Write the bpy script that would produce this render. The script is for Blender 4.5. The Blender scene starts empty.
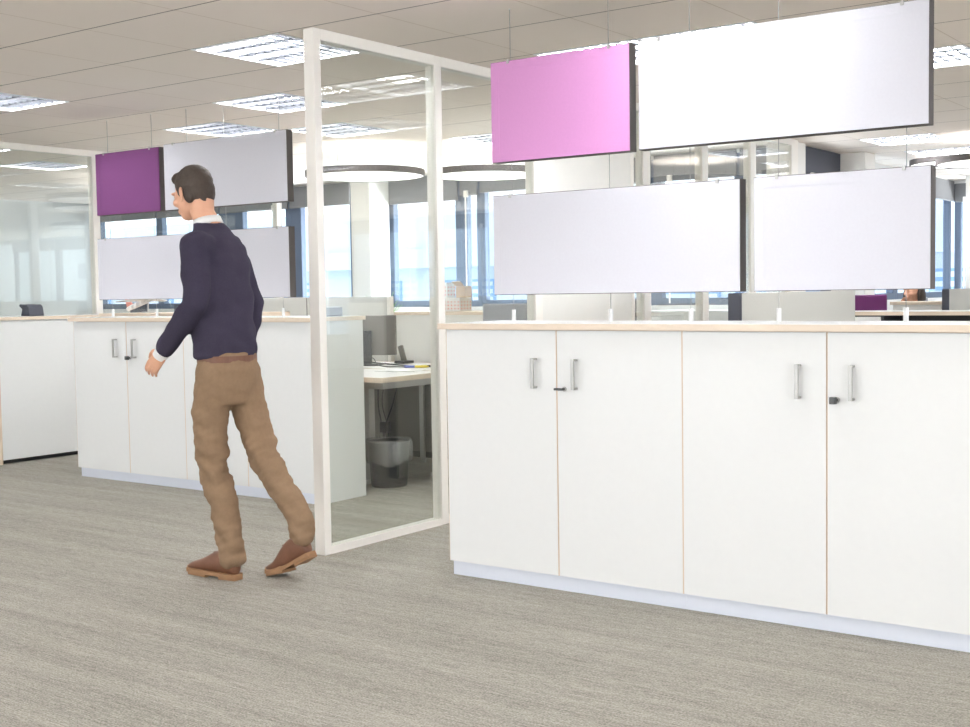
import bpy, bmesh, math, random
from mathutils import Vector, Matrix, noise
random.seed(7)
D = bpy.data
SC = bpy.context.scene
COL = SC.collection
PI = math.pi

# ------------------------------------------------------------------ camera
cam_d = D.cameras.new('camera'); cam = D.objects.new('camera', cam_d); COL.objects.link(cam)
cam_d.sensor_width = 36; cam_d.lens = 45.92; cam_d.clip_end = 200
FP, PITCH, ROLL, YAW, CH = 1237.25, .0580254, -.0158096, .629033, 1.30
_cp, _sp, _cr, _sr = math.cos(PITCH), math.sin(PITCH), math.cos(ROLL), math.sin(ROLL)
_R = Matrix(((_cr, -_sr, 0), (_sr, _cr, 0), (0, 0, 1)))
_dn = _R @ Vector((0, _cp, _sp)); _fw = _R @ Vector((0, -_sp, _cp)); _rt = _R @ Vector((1, 0, 0))
_u = math.cos(YAW)*_rt - math.sin(YAW)*_fw
_v = math.sin(YAW)*_rt + math.cos(YAW)*_fw
_M = Matrix((_u, _v, -_dn))
cr, cd, cf = _M.col[0], _M.col[1], _M.col[2]
cam.matrix_world = Matrix(((cr[0], -cd[0], -cf[0], 0), (cr[1], -cd[1], -cf[1], 0), (cr[2], -cd[2], -cf[2], CH), (0, 0, 0, 1)))
SC.camera = cam
def ray(x, y): return _M @ Vector((x-485, y-363.5, FP))
def atY(x, y, Y): d = ray(x, y); return Vector((0, 0, CH)) + d*(Y/d[1])
def atX(x, y, X): d = ray(x, y); return Vector((0, 0, CH)) + d*(X/d[0])
def atZ(x, y, Z): d = ray(x, y); return Vector((0, 0, CH)) + d*((Z-CH)/d[2])
def atD(x, y, k): return Vector((0, 0, CH)) + ray(x, y)*(k/FP)

# ------------------------------------------------------------------ world, light, exposure
W = D.worlds.new('world'); SC.world = W; W.use_nodes = True
bg = W.node_tree.nodes['Background']; bg.inputs[0].default_value = (.80, .90, 1, 1); bg.inputs[1].default_value = 1.8
def area(name, loc, rot, sx, sy, power, color):
    l = D.lights.new(name, 'AREA'); l.shape = 'RECTANGLE'; l.size = sx; l.size_y = sy; l.energy = power; l.color = color
    l.spread = 1.9 if name.endswith('back') else PI
    o = D.objects.new(name, l); COL.objects.link(o); o.location = loc; o.rotation_euler = rot; return o
area('daylight_fill_rear', (-4.5, -6.35, 1.55), (PI/2+1.15, 0, 0), 13, 1.9, 330, (.96, .98, 1))         # lamp added outside the unseen rear windows, tilted up to brighten ceiling and fronts
area('daylight_fill_right', (6.35, 2.5, 1.55), (PI/2+1.15, 0, PI/2), 14, 1.9, 280, (.96, .98, 1))       # added lamp beyond the unseen right window band, aimed up at the ceiling
area('daylight_back', (-7.8, 12.6, 3.75), (-PI/2+.45, 0, 0), 6, 1.3, 560, (.82, .92, 1))   # sky light falling in through the window wall
area('daylight_far', (1, 18.1, 3.75), (-PI/2+.45, 0, 0), 10, 1.3, 900, (.88, .95, 1))
area('ceiling_fill_back', (-7.8, 13.3, -.3), (-PI/2-.45, 0, 0), 6, 1.5, 330, (.95, .97, 1))   # unseen lamp added below the window sills to brighten the ceiling
area('ceiling_fill_far', (1, 18.8, -.3), (-PI/2-.45, 0, 0), 10, 1.5, 800, (1, .98, .95))  # added lamp below the far windows, brightens the right wing ceiling
LAMP = 44.0
SC.view_settings.view_transform = 'Standard'; SC.view_settings.look = 'None'
SC.view_settings.exposure = 0.82; SC.view_settings.gamma = 1.0; SC.view_settings.use_curve_mapping = False
SC.cycles.max_bounces = 10; SC.cycles.transparent_max_bounces = 16; SC.cycles.diffuse_bounces = 5
SC.cycles.sample_clamp_indirect = 6; SC.cycles.caustics_reflective = False; SC.cycles.caustics_refractive = False

# ------------------------------------------------------------------ materials
def srgb(r, g, b):
    f = lambda c: (c/255)/12.92 if c/255 <= .04045 else ((c/255+.055)/1.055)**2.4
    return (f(r), f(g), f(b), 1)
def mat(name, col, rough=.5, metal=0, nz=0, nscale=30, spec=.5, bump=0, bscale=300, emit=None, estr=0):
    m = D.materials.new(name); m.use_nodes = True; nt = m.node_tree; b = nt.nodes['Principled BSDF']
    b.inputs['Base Color'].default_value = col; b.inputs['Roughness'].default_value = rough; b.inputs['Metallic'].default_value = metal
    b.inputs['Specular IOR Level'].default_value = spec
    tc = nt.nodes.new('ShaderNodeTexCoord')
    n = nt.nodes.new('ShaderNodeTexNoise'); n.inputs['Scale'].default_value = nscale; n.inputs['Detail'].default_value = 3
    nt.links.new(tc.outputs['Object'], n.inputs['Vector'])
    r = nt.nodes.new('ShaderNodeMix'); r.data_type = 'RGBA'
    k = nz if nz else .015
    r.inputs[6].default_value = tuple(c*(1-k) for c in col[:3])+(1,); r.inputs[7].default_value = tuple(min(1, c*(1+k)) for c in col[:3])+(1,)
    nt.links.new(n.outputs['Fac'], r.inputs[0]); nt.links.new(r.outputs[2], b.inputs['Base Color'])
    if bump:
        n2 = nt.nodes.new('ShaderNodeTexNoise'); n2.inputs['Scale'].default_value = bscale
        bp = nt.nodes.new('ShaderNodeBump'); bp.inputs['Strength'].default_value = bump; bp.inputs['Distance'].default_value = .002
        nt.links.new(tc.outputs['Object'], n2.inputs['Vector']); nt.links.new(n2.outputs['Fac'], bp.inputs['Height']); nt.links.new(bp.outputs[0], b.inputs['Normal'])
    if emit: b.inputs['Emission Color'].default_value = emit; b.inputs['Emission Strength'].default_value = estr
    return m
def glass(name, tint, f=1.6):
    m = D.materials.new(name); m.use_nodes = True; nt = m.node_tree; nt.nodes.clear()
    o = nt.nodes.new('ShaderNodeOutputMaterial'); mx = nt.nodes.new('ShaderNodeMixShader'); t = nt.nodes.new('ShaderNodeBsdfTransparent')
    g = nt.nodes.new('ShaderNodeBsdfGlossy'); g.inputs['Roughness'].default_value = .0
    fr = nt.nodes.new('ShaderNodeFresnel'); ge = nt.nodes.new('ShaderNodeNewGeometry'); ir = nt.nodes.new('ShaderNodeMapRange'); ir.inputs[3].default_value = 1.5; ir.inputs[4].default_value = 1/1.5   # same reflectance on both faces of a pane
    nt.links.new(ge.outputs['Backfacing'], ir.inputs[0]); nt.links.new(ir.outputs[0], fr.inputs['IOR'])
    mu = nt.nodes.new('ShaderNodeMath'); mu.operation = 'MULTIPLY'; mu.inputs[1].default_value = f; mu.use_clamp = True
    t.inputs[0].default_value = tint
    nt.links.new(fr.outputs[0], mu.inputs[0]); nt.links.new(mu.outputs[0], mx.inputs[0]); nt.links.new(t.outputs[0], mx.inputs[1]); nt.links.new(g.outputs[0], mx.inputs[2]); nt.links.new(mx.outputs[0], o.inputs[0])
    return m
M = dict(
    white=mat('white_laminate', (.845, .845, .835, 1), .45),
    plinth=mat('plinth_white', (.80, .83, .92, 1), .4),
    edge=mat('beige_edge_band', srgb(226, 205, 184), .5, nz=.04),
    wood=mat('maple_edge', srgb(232, 214, 194), .45, nz=.06, nscale=12),
    top=mat('worktop_white', (.84, .83, .82, 1), .35),
    frame=mat('partition_frame', srgb(250, 245, 238), .4),
    dark=mat('panel_edge_dark', srgb(84, 78, 76), .7, nz=.05),
    cloth=mat('pale_panel_fabric', (.68, .67, .72, 1), .9, nz=.03, nscale=90, spec=.1, bump=.15, bscale=500),
    orchid=mat('orchid_panel_fabric', srgb(222, 158, 210), .9, nz=.04, nscale=90, spec=.1, bump=.15, bscale=500),
    plum=mat('plum_panel_fabric', srgb(116, 70, 114), .9, nz=.05, nscale=90, spec=.1, bump=.15, bscale=500),
    metal=mat('brushed_steel', (.50, .49, .47, 1), .42, 1),
    dkmetal=mat('dark_metal', (.10, .10, .10, 1), .4, .6),
    wall=mat('white_wall_paint', (.84, .84, .83, 1), .8),
    column=mat('column_paint', (.88, .86, .82, 1), .7),
    bluegrey=mat('blue_grey_window_frame', srgb(98, 112, 134), .5),
    blind=mat('grey_roller_blind', srgb(136, 137, 140), .8, nz=.05),
    wire=mat('steel_wire', (.35, .34, .33, 1), .5, .3),
    grey=mat('grey_screen_fabric', srgb(205, 203, 196), .9, nz=.03, nscale=80, bump=.1),
    anthracite=mat('anthracite_edge', srgb(72, 74, 84), .6),
    monitor=mat('monitor_plastic', srgb(118, 114, 108), .5),
    black=mat('black_plastic', srgb(46, 47, 48), .45),
    chairgrey=mat('chair_grey_mesh', srgb(166, 168, 174), .8, nz=.08, nscale=200),
    purple=mat('purple_upholstery', srgb(122, 58, 118), .8),
    navy=mat('navy_wool', srgb(62, 57, 72), .95, nz=.15, nscale=160, spec=.15, bump=.5, bscale=350),
    khaki=mat('khaki_cotton', srgb(142, 117, 93), .9, nz=.10, nscale=60, spec=.15, bump=.3, bscale=500),
    skin=mat('skin', srgb(222, 168, 138), .55, nz=.04),
    shirt=mat('white_shirt', (.85, .84, .82, 1), .8),
    hair=mat('dark_hair', srgb(66, 54, 46), .7, nz=.3, nscale=120, bump=.8, bscale=180),
    leather=mat('brown_leather', srgb(116, 78, 58), .45, nz=.18, nscale=25),
    sole=mat('tan_sole', srgb(156, 118, 84), .7, nz=.1),
    bag=mat('bin_liner', (.75, .76, .76, 1), .3),
    paper=mat('paper', (.9, .9, .9, 1), .7),
    carton=mat('brown_cardboard', srgb(206, 176, 138), .8, nz=.05),
    red=mat('printed_red', srgb(232, 158, 142), .7),
    leaf=mat('leaf_green', srgb(120, 168, 84), .6, nz=.15),
    pot=mat('pot_white', (.8, .8, .8, 1), .5),
    blue=mat('blue_marker', srgb(70, 92, 190), .5), yellow=mat('yellow_marker', srgb(240, 216, 60), .5),
    facade=mat('facade_white', (.60, .66, .74, 1), .8), fwin=mat('facade_window_blue', srgb(130, 165, 205), .2), fband=mat('facade_band', srgb(196, 206, 220), .7),
    ground=mat('outside_paving', (.6, .62, .64, 1), .9),
    housing=mat('luminaire_white', (.88, .89, .92, 1), .35), louver=mat('louver_aluminium', (.03, .032, .038, 1), .35, .3),
    glass=glass('partition_glass', (.955, .97, .952, 1), 1.5), wglass=glass('window_glass', (.95, .97, .98, 1), .8),
)
_l = mat('lamp_tube', (1, 1, 1, 1), .5, emit=(.96, .98, 1, 1), estr=LAMP); M['tube'] = _l
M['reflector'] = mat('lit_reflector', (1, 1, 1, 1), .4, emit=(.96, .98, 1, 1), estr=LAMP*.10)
M['disc'] = mat('luminous_disc', (.95, .95, .95, 1), .6, emit=(1, .985, .97, 1), estr=.75)
M['screen'] = mat('screen_lit_blue', (.05, .06, .08, 1), .3)

def carpet():
    m = D.materials.new('striped_carpet'); m.use_nodes = True; nt = m.node_tree; b = nt.nodes['Principled BSDF']
    b.inputs['Roughness'].default_value = .97; b.inputs['Specular IOR Level'].default_value = .1
    tc = nt.nodes.new('ShaderNodeTexCoord'); last = None
    def layer(sx, sy, sc, det=2):
        mp = nt.nodes.new('ShaderNodeMapping'); mp.inputs['Scale'].default_value = (sx, sy, 1)
        n = nt.nodes.new('ShaderNodeTexNoise'); n.inputs['Scale'].default_value = sc; n.inputs['Detail'].default_value = det; n.inputs['Roughness'].default_value = .6
        nt.links.new(tc.outputs['Object'], mp.inputs[0]); nt.links.new(mp.outputs[0], n.inputs['Vector']); return n.outputs['Fac']
    def mul(a, k):
        x = nt.nodes.new('ShaderNodeMath'); x.operation = 'MULTIPLY_ADD'; nt.links.new(a, x.inputs[0]); x.inputs[1].default_value = k; x.inputs[2].default_value = -k/2; return x.outputs[0]
    def add(a, c):
        x = nt.nodes.new('ShaderNodeMath'); x.operation = 'ADD'; nt.links.new(a, x.inputs[0]); nt.links.new(c, x.inputs[1]); return x.outputs[0]
    s = add(mul(layer(.35, 6, 1.6, 3), .75), mul(layer(1.6, 26, 2.2, 2), .5))
    s = add(s, mul(layer(6, 100, 1.5, 1), .85)); s = add(s, mul(layer(100, 140, 1.3, 2), 2.6)); s = add(s, mul(layer(14, 60, 2.0, 1), .9))
    cr_ = nt.nodes.new('ShaderNodeMapRange'); cr_.inputs[1].default_value = -.75; cr_.inputs[2].default_value = .75
    nt.links.new(s, cr_.inputs[0])
    mx = nt.nodes.new('ShaderNodeMix'); mx.data_type = 'RGBA'; mx.inputs[6].default_value = srgb(113, 110, 101); mx.inputs[7].default_value = srgb(197, 192, 182)
    nt.links.new(cr_.outputs[0], mx.inputs[0]); nt.links.new(mx.outputs[2], b.inputs['Base Color'])
    bp = nt.nodes.new('ShaderNodeBump'); bp.inputs['Strength'].default_value = .35; bp.inputs['Distance'].default_value = .004
    nt.links.new(s, bp.inputs['Height']); nt.links.new(bp.outputs[0], b.inputs['Normal'])
    return m
M['carpet'] = carpet()
TX, TY, T = -4.48, 4.45, .65
def ceiling_mat():
    m = D.materials.new('ceiling_tiles'); m.use_nodes = True; nt = m.node_tree; b = nt.nodes['Principled BSDF']
    b.inputs['Roughness'].default_value = .95; b.inputs['Specular IOR Level'].default_value = .1
    g = nt.nodes.new('ShaderNodeNewGeometry'); sp = nt.nodes.new('ShaderNodeSeparateXYZ'); nt.links.new(g.outputs['Position'], sp.inputs[0])
    def line(out, off, w):
        a = nt.nodes.new('ShaderNodeMath'); a.operation = 'SUBTRACT'; nt.links.new(out, a.inputs[0]); a.inputs[1].default_value = off-T/2
        d = nt.nodes.new('ShaderNodeMath'); d.operation = 'FLOORED_MODULO'; nt.links.new(a.outputs[0], d.inputs[0]); d.inputs[1].default_value = T
        e = nt.nodes.new('ShaderNodeMath'); e.operation = 'SUBTRACT'; nt.links.new(d.outputs[0], e.inputs[0]); e.inputs[1].default_value = T/2
        f = nt.nodes.new('ShaderNodeMath'); f.operation = 'ABSOLUTE'; nt.links.new(e.outputs[0], f.inputs[0])
        h = nt.nodes.new('ShaderNodeMath'); h.operation = 'LESS_THAN'; nt.links.new(f.outputs[0], h.inputs[0]); h.inputs[1].default_value = w
        return h.outputs[0]
    n = nt.nodes.new('ShaderNodeTexNoise'); n.inputs['Scale'].default_value = 1.2
    nt.links.new(g.outputs['Position'], n.inputs['Vector'])
    m0 = nt.nodes.new('ShaderNodeMix'); m0.data_type = 'RGBA'; m0.inputs[6].default_value = srgb(247, 237, 228); m0.inputs[7].default_value = srgb(250, 242, 234); nt.links.new(n.outputs['Fac'], m0.inputs[0])
    m1 = nt.nodes.new('ShaderNodeMix'); m1.data_type = 'RGBA'; nt.links.new(m0.outputs[2], m1.inputs[6]); m1.inputs[7].default_value = srgb(226, 214, 202); nt.links.new(line(sp.outputs[0], TX, .0035), m1.inputs[0])
    m2 = nt.nodes.new('ShaderNodeMix'); m2.data_type = 'RGBA'; nt.links.new(m1.outputs[2], m2.inputs[6]); m2.inputs[7].default_value = srgb(150, 140, 134); nt.links.new(line(sp.outputs[1], TY, .0045), m2.inputs[0])
    nt.links.new(m2.outputs[2], b.inputs['Base Color'])
    return m
M['ceiling'] = ceiling_mat()

# ------------------------------------------------------------------ helpers
def B(): return bmesh.new()
def box(bm, x0, x1, y0, y1, z0, z1, rz=0, c=None):
    vs = [bm.verts.new((x, y, z)) for z in (z0, z1) for x, y in ((x0, y0), (x1, y0), (x1, y1), (x0, y1))]
    for f in ((3, 2, 1, 0), (4, 5, 6, 7), (0, 1, 5, 4), (1, 2, 6, 5), (2, 3, 7, 6), (3, 0, 4, 7)): bm.faces.new([vs[i] for i in f])
    if rz: bmesh.ops.rotate(bm, verts=vs, cent=c or ((x0+x1)/2, (y0+y1)/2, 0), matrix=Matrix.Rotation(rz, 3, 'Z'))
    return vs
def cyl(bm, p, q, r, r2=None, n=16, caps=True):
    p, q = Vector(p), Vector(q); r2 = r if r2 is None else r2
    d = (q-p).normalized(); a = d.orthogonal().normalized(); b = d.cross(a)
    A = [bm.verts.new(p+r*(math.cos(2*PI*i/n)*a+math.sin(2*PI*i/n)*b)) for i in range(n)]
    C = [bm.verts.new(q+r2*(math.cos(2*PI*i/n)*a+math.sin(2*PI*i/n)*b)) for i in range(n)]
    for i in range(n): bm.faces.new((A[i], A[(i+1) % n], C[(i+1) % n], C[i]))
    if caps: bm.faces.new(A[::-1]); bm.faces.new(C)
def tube(bm, pts, r, n=8):
    pts = [Vector(p) for p in pts]
    for a, b in zip(pts, pts[1:]): cyl(bm, a, b, r, n=n)
def ball(bm, c, rx, ry=None, rz=None, rot=None, u=20, v=12):
    ry = rx if ry is None else ry; rz = rx if rz is None else rz
    m = Matrix.Translation(c) @ (rot.to_4x4() if rot else Matrix.Identity(4)) @ Matrix.Diagonal((rx, ry, rz, 1))
    bmesh.ops.create_uvsphere(bm, u_segments=u, v_segments=v, radius=1, matrix=m)
def cap(bm, p, q, r, r2=None):
    r2 = r if r2 is None else r2; cyl(bm, p, q, r, r2, 16); ball(bm, p, r); ball(bm, q, r2)
def chain(bm, pts):
    for (p, r), (q, s) in zip(pts, pts[1:]): cap(bm, p, q, r, s)
def loft(bm, rings, n=28, sup=1.0):
    prev = None; L = []
    for (cx, cy, cz, rx, ry) in rings:
        R_ = []
        for i in range(n):
            a = 2*PI*i/n; ca, sa = math.cos(a), math.sin(a)
            R_.append(bm.verts.new((cx+rx*math.copysign(abs(ca)**sup, ca), cy+ry*math.copysign(abs(sa)**sup, sa), cz)))
        L.append(R_)
    for A, C in zip(L, L[1:]):
        for i in range(n): bm.faces.new((A[i], A[(i+1) % n], C[(i+1) % n], C[i]))
    bm.faces.new(L[0][::-1]); bm.faces.new(L[-1])
def lathe(bm, prof, c=(0, 0, 0), n=32):
    L = [[bm.verts.new((c[0]+r*math.cos(2*PI*i/n), c[1]+r*math.sin(2*PI*i/n), c[2]+z)) for i in range(n)] for r, z in prof]
    for A, C in zip(L, L[1:]):
        for i in range(n): bm.faces.new((A[i], A[(i+1) % n], C[(i+1) % n], C[i]))
def prism(bm, pts, y0, y1):          # outline in the XZ plane
    a = [bm.verts.new((x, y0, z)) for x, z in pts]; b = [bm.verts.new((x, y1, z)) for x, z in pts]
    bm.faces.new(a); bm.faces.new(b[::-1]); k = len(pts)
    for i in range(k): bm.faces.new((a[i], b[i], b[(i+1) % k], a[(i+1) % k]))
def obj(name, bm, m, parent=None, bevel=0, smooth=False, sub=0):
    bmesh.ops.recalc_face_normals(bm, faces=bm.faces[:])
    me = D.meshes.new(name); bm.to_mesh(me); bm.free()
    me.materials.append(M[m] if isinstance(m, str) else m)
    o = D.objects.new(name, me); COL.objects.link(o)
    if smooth:
        for p in me.polygons: p.use_smooth = True
    if parent: o.parent = parent
    if bevel:
        b = o.modifiers.new('bevel', 'BEVEL'); b.width = bevel; b.segments = 2; b.limit_method = 'ANGLE'
    if sub:
        s = o.modifiers.new('sub', 'SUBSURF'); s.levels = s.render_levels = sub
    return o
def tag(o, label=None, cat=None, group=None, kind=None):
    if label: o['label'] = label
    if cat: o['category'] = cat
    if group: o['group'] = group
    if kind: o['kind'] = kind
    return o
def thing(name, loc, label, cat, group=None, rz=0):
    o = D.objects.new(name, None); COL.objects.link(o); o.location = loc; o.rotation_euler = (0, 0, rz); o.empty_display_size = .1
    return tag(o, label, cat, group)
def struct(name, bm, m, bevel=0, **k): return tag(obj(name, bm, m, None, bevel, **k), kind='structure')
def dup(o, loc=None, rz=None, label=None, group=None):
    c = o.copy(); COL.objects.link(c)
    if loc is not None: c.location = loc
    if rz is not None: c.rotation_euler = (0, 0, rz)
    if label: c['label'] = label
    if group: c['group'] = group
    for ch in list(o.children):
        d = ch.copy(); COL.objects.link(d); d.parent = c
        for g in list(ch.children):
            e = g.copy(); COL.objects.link(e); e.parent = d
    return c
def remesh(name, bm, m, parent, voxel, smooth=4, disp=None, off=None):
    """one continuous skin over overlapping volumes"""
    me = D.meshes.new('tmp'); bm.to_mesh(me); bm.free()
    t = D.objects.new('tmp', me); COL.objects.link(t)
    r = t.modifiers.new('r', 'REMESH'); r.mode = 'VOXEL'; r.voxel_size = voxel
    s = t.modifiers.new('s', 'SMOOTH'); s.factor = .6; s.iterations = smooth
    dg = bpy.context.evaluated_depsgraph_get(); dg.update()
    out = D.meshes.new_from_object(t.evaluated_get(dg)); D.objects.remove(t)
    out.name = name
    nr = [v.normal.copy() for v in out.vertices]
    if disp:
        for v, n_ in zip(out.vertices, nr): v.co += n_*disp(v.co)
    if off:
        for v in out.vertices: v.co -= off
    out.materials.clear(); out.materials.append(M[m])
    for p in out.polygons: p.use_smooth = True; p.material_index = 0
    o = D.objects.new(name, out); COL.objects.link(o)
    if parent: o.parent = parent
    return o

# ------------------------------------------------------------------ room shell
XL, XR, YF, YB, YR, CZ = -14.6, 6.2, -6.2, 10.8, 16.3, 2.6
PX = -4.24
RXF = -4.6
bm = B()
box(bm, XL, XR, YF, YB, -.05, 0); box(bm, RXF, XR, YB, YR, -.05, 0); struct('floor', bm, 'carpet')
# luminaires by tile (i,j)
FIX = [(-1, 0), (-3, 2), (-5, 3), (-5, 0), (1, 2), (2, 2), (3, 4), (-4, 4), (-3, 6), (1, 10), (1, 12), (-10, 4), (-9, 2),
       (-1, -4), (3, -1), (3, -5), (7, 2), (7, -3), (-6, -4), (0, -9), (6, -8), (7, 7), (-11, 0)]  # this row: unseen luminaires added out of view for more even light
cells = set(FIX)
bm = B()
i0, i1 = int((XL-TX)/T)-1, int((XR-TX)/T)+1
j0, j1 = int((YF-TY)/T)-1, int((YR-TY)/T)+1
vv = {}
def gv(i, j):
    if (i, j) not in vv: vv[(i, j)] = bm.verts.new((TX+T*i, TY+T*j, CZ))
    return vv[(i, j)]
for i in range(i0, i1+1):
    for j in range(j0, j1+1):
        if (i, j) in cells or (TY+T*j > YB+.2 and TX+T*(i+1) < -4.5): continue
        bm.faces.new((gv(i, j), gv(i, j+1), gv(i+1, j+1), gv(i+1, j)))
cl = struct('ceiling', bm, 'ceiling')
bm = B(); box(bm, XL-.3, XR+.3, YF-.3, YB+.2, CZ+.18, CZ+.3); box(bm, RXF, XR+.3, YB+.2, YR+.2, CZ+.18, CZ+.3); struct('trim_roof_slab', bm, 'wall')
# rear and right walls with a window band (behind the camera)
bm = B(); box(bm, XL, XR, YF-.12, YF, 0, .6); box(bm, XL, XR, YF-.12, YF, 2.5, CZ+.18)
for x in (-14.6, -10.3, -6.4, -2.6, 1.1): box(bm, x, x+.5, YF-.12, YF, .6, 2.5)
struct('wall_rear', bm, 'wall')
bm = B(); box(bm, XR, XR+.12, YF, YR, 0, .6); box(bm, XR, XR+.12, YF, YR, 2.5, CZ+.18)
for y in (-6.2, -3.8, -.2, 3.4, 7, 10.6, 14.2): box(bm, XR, XR+.12, y, y+.4, .6, 2.5)
struct('wall_right', bm, 'wall')
bm = B(); box(bm, XL-.12, XL, YF, YB, 0, CZ+.18); struct('wall_left', bm, 'wall')

# window wall at the back: left office
SILL, HEAD = 1.14, 2.56
bm = B(); box(bm, XL, -4.57, YB, YB+.15, 0, SILL); box(bm, XL, -4.57, YB, YB+.15, HEAD, CZ+.18); struct('wall_back', bm, 'wall')
bm = B(); box(bm, -4.57, PX-.07, YB-.13, YB+.15, 0, CZ); struct('wall_pier', bm, 'column')
bm = B(); box(bm, atY(351, 230, 10.45).x, atY(370, 230, 10.45).x, 10.45, 10.79, 0, CZ); struct('wall_column_back', bm, 'column', .01)
wn = [0]
def window(x0, x1, y, lf, rf, blind=.24, rod=None, axis='x'):
    """lf/rf: widths of dark frame at the two sides"""
    wn[0] += 1; L = x1-x0
    w = D.objects.new('window_%d' % wn[0], None); COL.objects.link(w); tag(w, kind='structure')
    if axis == 'x': w.location = (x0, y, 0)
    else: w.location = (y, x0, 0); w.rotation_euler = (0, 0, PI/2)
    b = B(); box(b, 0, lf, 0, .08, SILL, HEAD); box(b, L-rf, L, 0, .08, SILL, HEAD); box(b, lf, L-rf, 0, .08, SILL, SILL+.07); box(b, lf, L-rf, 0, .08, HEAD-.06, HEAD)
    tag(obj('frame', b, 'bluegrey', w, .004))
    b = B(); box(b, lf, L-rf, .035, .045, SILL+.07, HEAD-.06); obj('pane', b, 'wglass', w)
    if blind:
        b = B(); box(b, .02, L-.02, -.05, -.03, HEAD+.03-blind, HEAD+.03); cyl(b, (.02, -.04, HEAD+.03-blind), (L-.02, -.04, HEAD+.03-blind), .014, n=10); obj('roller_blind', b, 'blind', w)
    if rod is not None:
        b = B(); cyl(b, (rod, -.08, SILL+.02), (rod, -.08, HEAD-.22), .008, n=8); box(b, rod-.015, rod+.03, -.095, -.065, HEAD-.24, HEAD-.17); obj('control_rod', b, 'frame', w)
    return w
Yw = YB+.03
window(-14.5, -13.2, Yw, .06, .06); window(-13.2, -11.98, Yw, .06, .06); window(-11.98, -10.75, Yw, .38, .10, rod=1.0)
window(-10.75, -9.74, Yw, .16, .06); window(-9.35, -8.17, Yw, .22, .08, blind=.28, rod=.10)
window(-8.17, -7.9, Yw, .08, .06, rod=.12); window(-7.9, -6.85, Yw, .05, .08, blind=.22); window(-6.85, -5.8, Yw, .08, .08); window(-5.8, -4.9, Yw, .08, .06, rod=.2); window(-4.9, -4.58, Yw, .06, .06)

# return wall and far windows of the right wing
RX = -4.42
bm = B(); box(bm, RX-.14, RX, YB+.1, 12.0, 0, SILL); box(bm, RX-.14, RX, YB+.1, 12.0, HEAD-.02, CZ+.18); struct('wall_return_left', bm, 'wall')
bm = B(); box(bm, RX-.14, RX, 12.3, YR, 0, SILL); box(bm, RX-.14, RX, 12.3, YR, HEAD-.02, CZ+.18); struct('wall_return_far', bm, 'wall')
bm = B(); box(bm, RX-.14, RX+.30, 12.0, 12.3, 0, CZ); struct('wall_column_return', bm, 'column', .01)
window(YB+.2, 12.0, RX-.04, .08, .08, blind=0, axis='y'); window(12.3, 14.0, RX-.04, .08, .08, blind=0, axis='y'); window(14.0, YR-.1, RX-.04, .08, .08, axis='y')
bm = B(); box(bm, RX+.01, RX+.06, YB+.15, 11.98, 2.24, CZ-.005); rb = thing('roller_blind', (0, 0, 0), 'dark grey blind cassette with a white tube, on the side wall near the white column', 'blind'); obj('cassette', bm, 'anthracite', rb)
bm = B(); cyl(bm, (RX+.11, YB+.3, 2.33), (RX+.11, 11.9, 2.33), .022); obj('tube', bm, 'frame', rb)
for y in (YB+.5, 11.7):
    bm = B(); box(bm, RX+.055, RX+.11, y-.02, y+.02, 2.32, 2.34); obj('bracket', bm, 'frame', rb)
bm = B(); box(bm, -4.42, XR, YR-.15, YR, 0, SILL); box(bm, -4.42, XR, YR-.15, YR, HEAD, CZ+.18); struct('wall_far', bm, 'wall')
xs = [-4.42, -3.35, -2.1, -.8, .5, 1.8, 3.1, 4.6, XR]
for a, b_ in zip(xs, xs[1:]): window(a, b_, YR-.1, .08, .08, blind=.25, rod=.14)
bm = B(); box(bm, -4.1, -3.98, 15.5, 15.62, 0, CZ); struct('wall_column_far', bm, 'column', .005)

# neighbouring building and ground outside
bm = B(); box(bm, -60, 40, 11.5, 60, -6, -5.9); struct('ground', bm, 'ground')
nb = thing('office_building', (-20, 24, -6), 'white office block with blue windows across the street, seen through the windows', 'building')
b = B(); box(b, -18, 34, 0, 6, 0, 9.4); obj('wall', b, 'facade', nb)
b = B(); box(b, -18, 34, -.5, 0, 7.9, 8.35); box(b, -18, 34, -.3, 0, 5.2, 5.5); obj('ledge', b, 'fband', nb)
for k in range(17):
    for z in (5.9, 8.55):
        if z > 8: continue
        x = -16+k*2.9
        b = B(); box(b, x, x+1.5, -.06, .02, z, z+1.7); w_ = obj('window', b, 'fwin', nb)
        b = B()
        for q in range(9): box(b, x+.05, x+1.45, -.10, -.06, z+.1+q*.18, z+.2+q*.18)
        obj('slat_blind', b, 'facade', w_)

# ------------------------------------------------------------------ glazed partitions
def post(name, x0, x1, y0, y1, z1=CZ): 
    b = B(); box(b, x0, x1, y0, y1, 0, z1); return b
def partition(X, ys, y0, y1, label, zb=0, side=1, top=.058):
    t = thing('glass_partition', (X, y0, 0), label, 'partition')
    lo, hi = (-.067, 0)
    for a, c in ys:
        b = B(); box(b, lo, hi, a-y0, c-y0, zb, CZ-.004); obj('post', b, 'frame', t, .003)
    for (a, c), (d, e) in zip(ys, ys[1:]):
        b = B(); box(b, lo, hi, c-y0, d-y0, CZ-top, CZ-.004); obj('top_rail', b, 'frame', t)
        b = B(); box(b, lo, hi, c-y0, d-y0, zb, zb+.036); obj('bottom_rail', b, 'frame', t)
        if d-c < .05 or (X == PX and abs(c-6.45) < .01): continue
        b = B(); box(b, -.022, -.012, c-y0, d-y0, zb+.036, CZ-top); obj('glass_pane', b, 'glass', t)
    return t
P1 = partition(PX, [(4.45, 4.50), (5.40, 5.46), (6.37, 6.45), (7.58, 7.62), (7.76, 7.86), (8.69, 8.79), (9.58, 9.69), (10.45, 10.60)], 4.45, 10.60,
          'full-height glass partition in white frame beside the front white cabinets')
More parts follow.
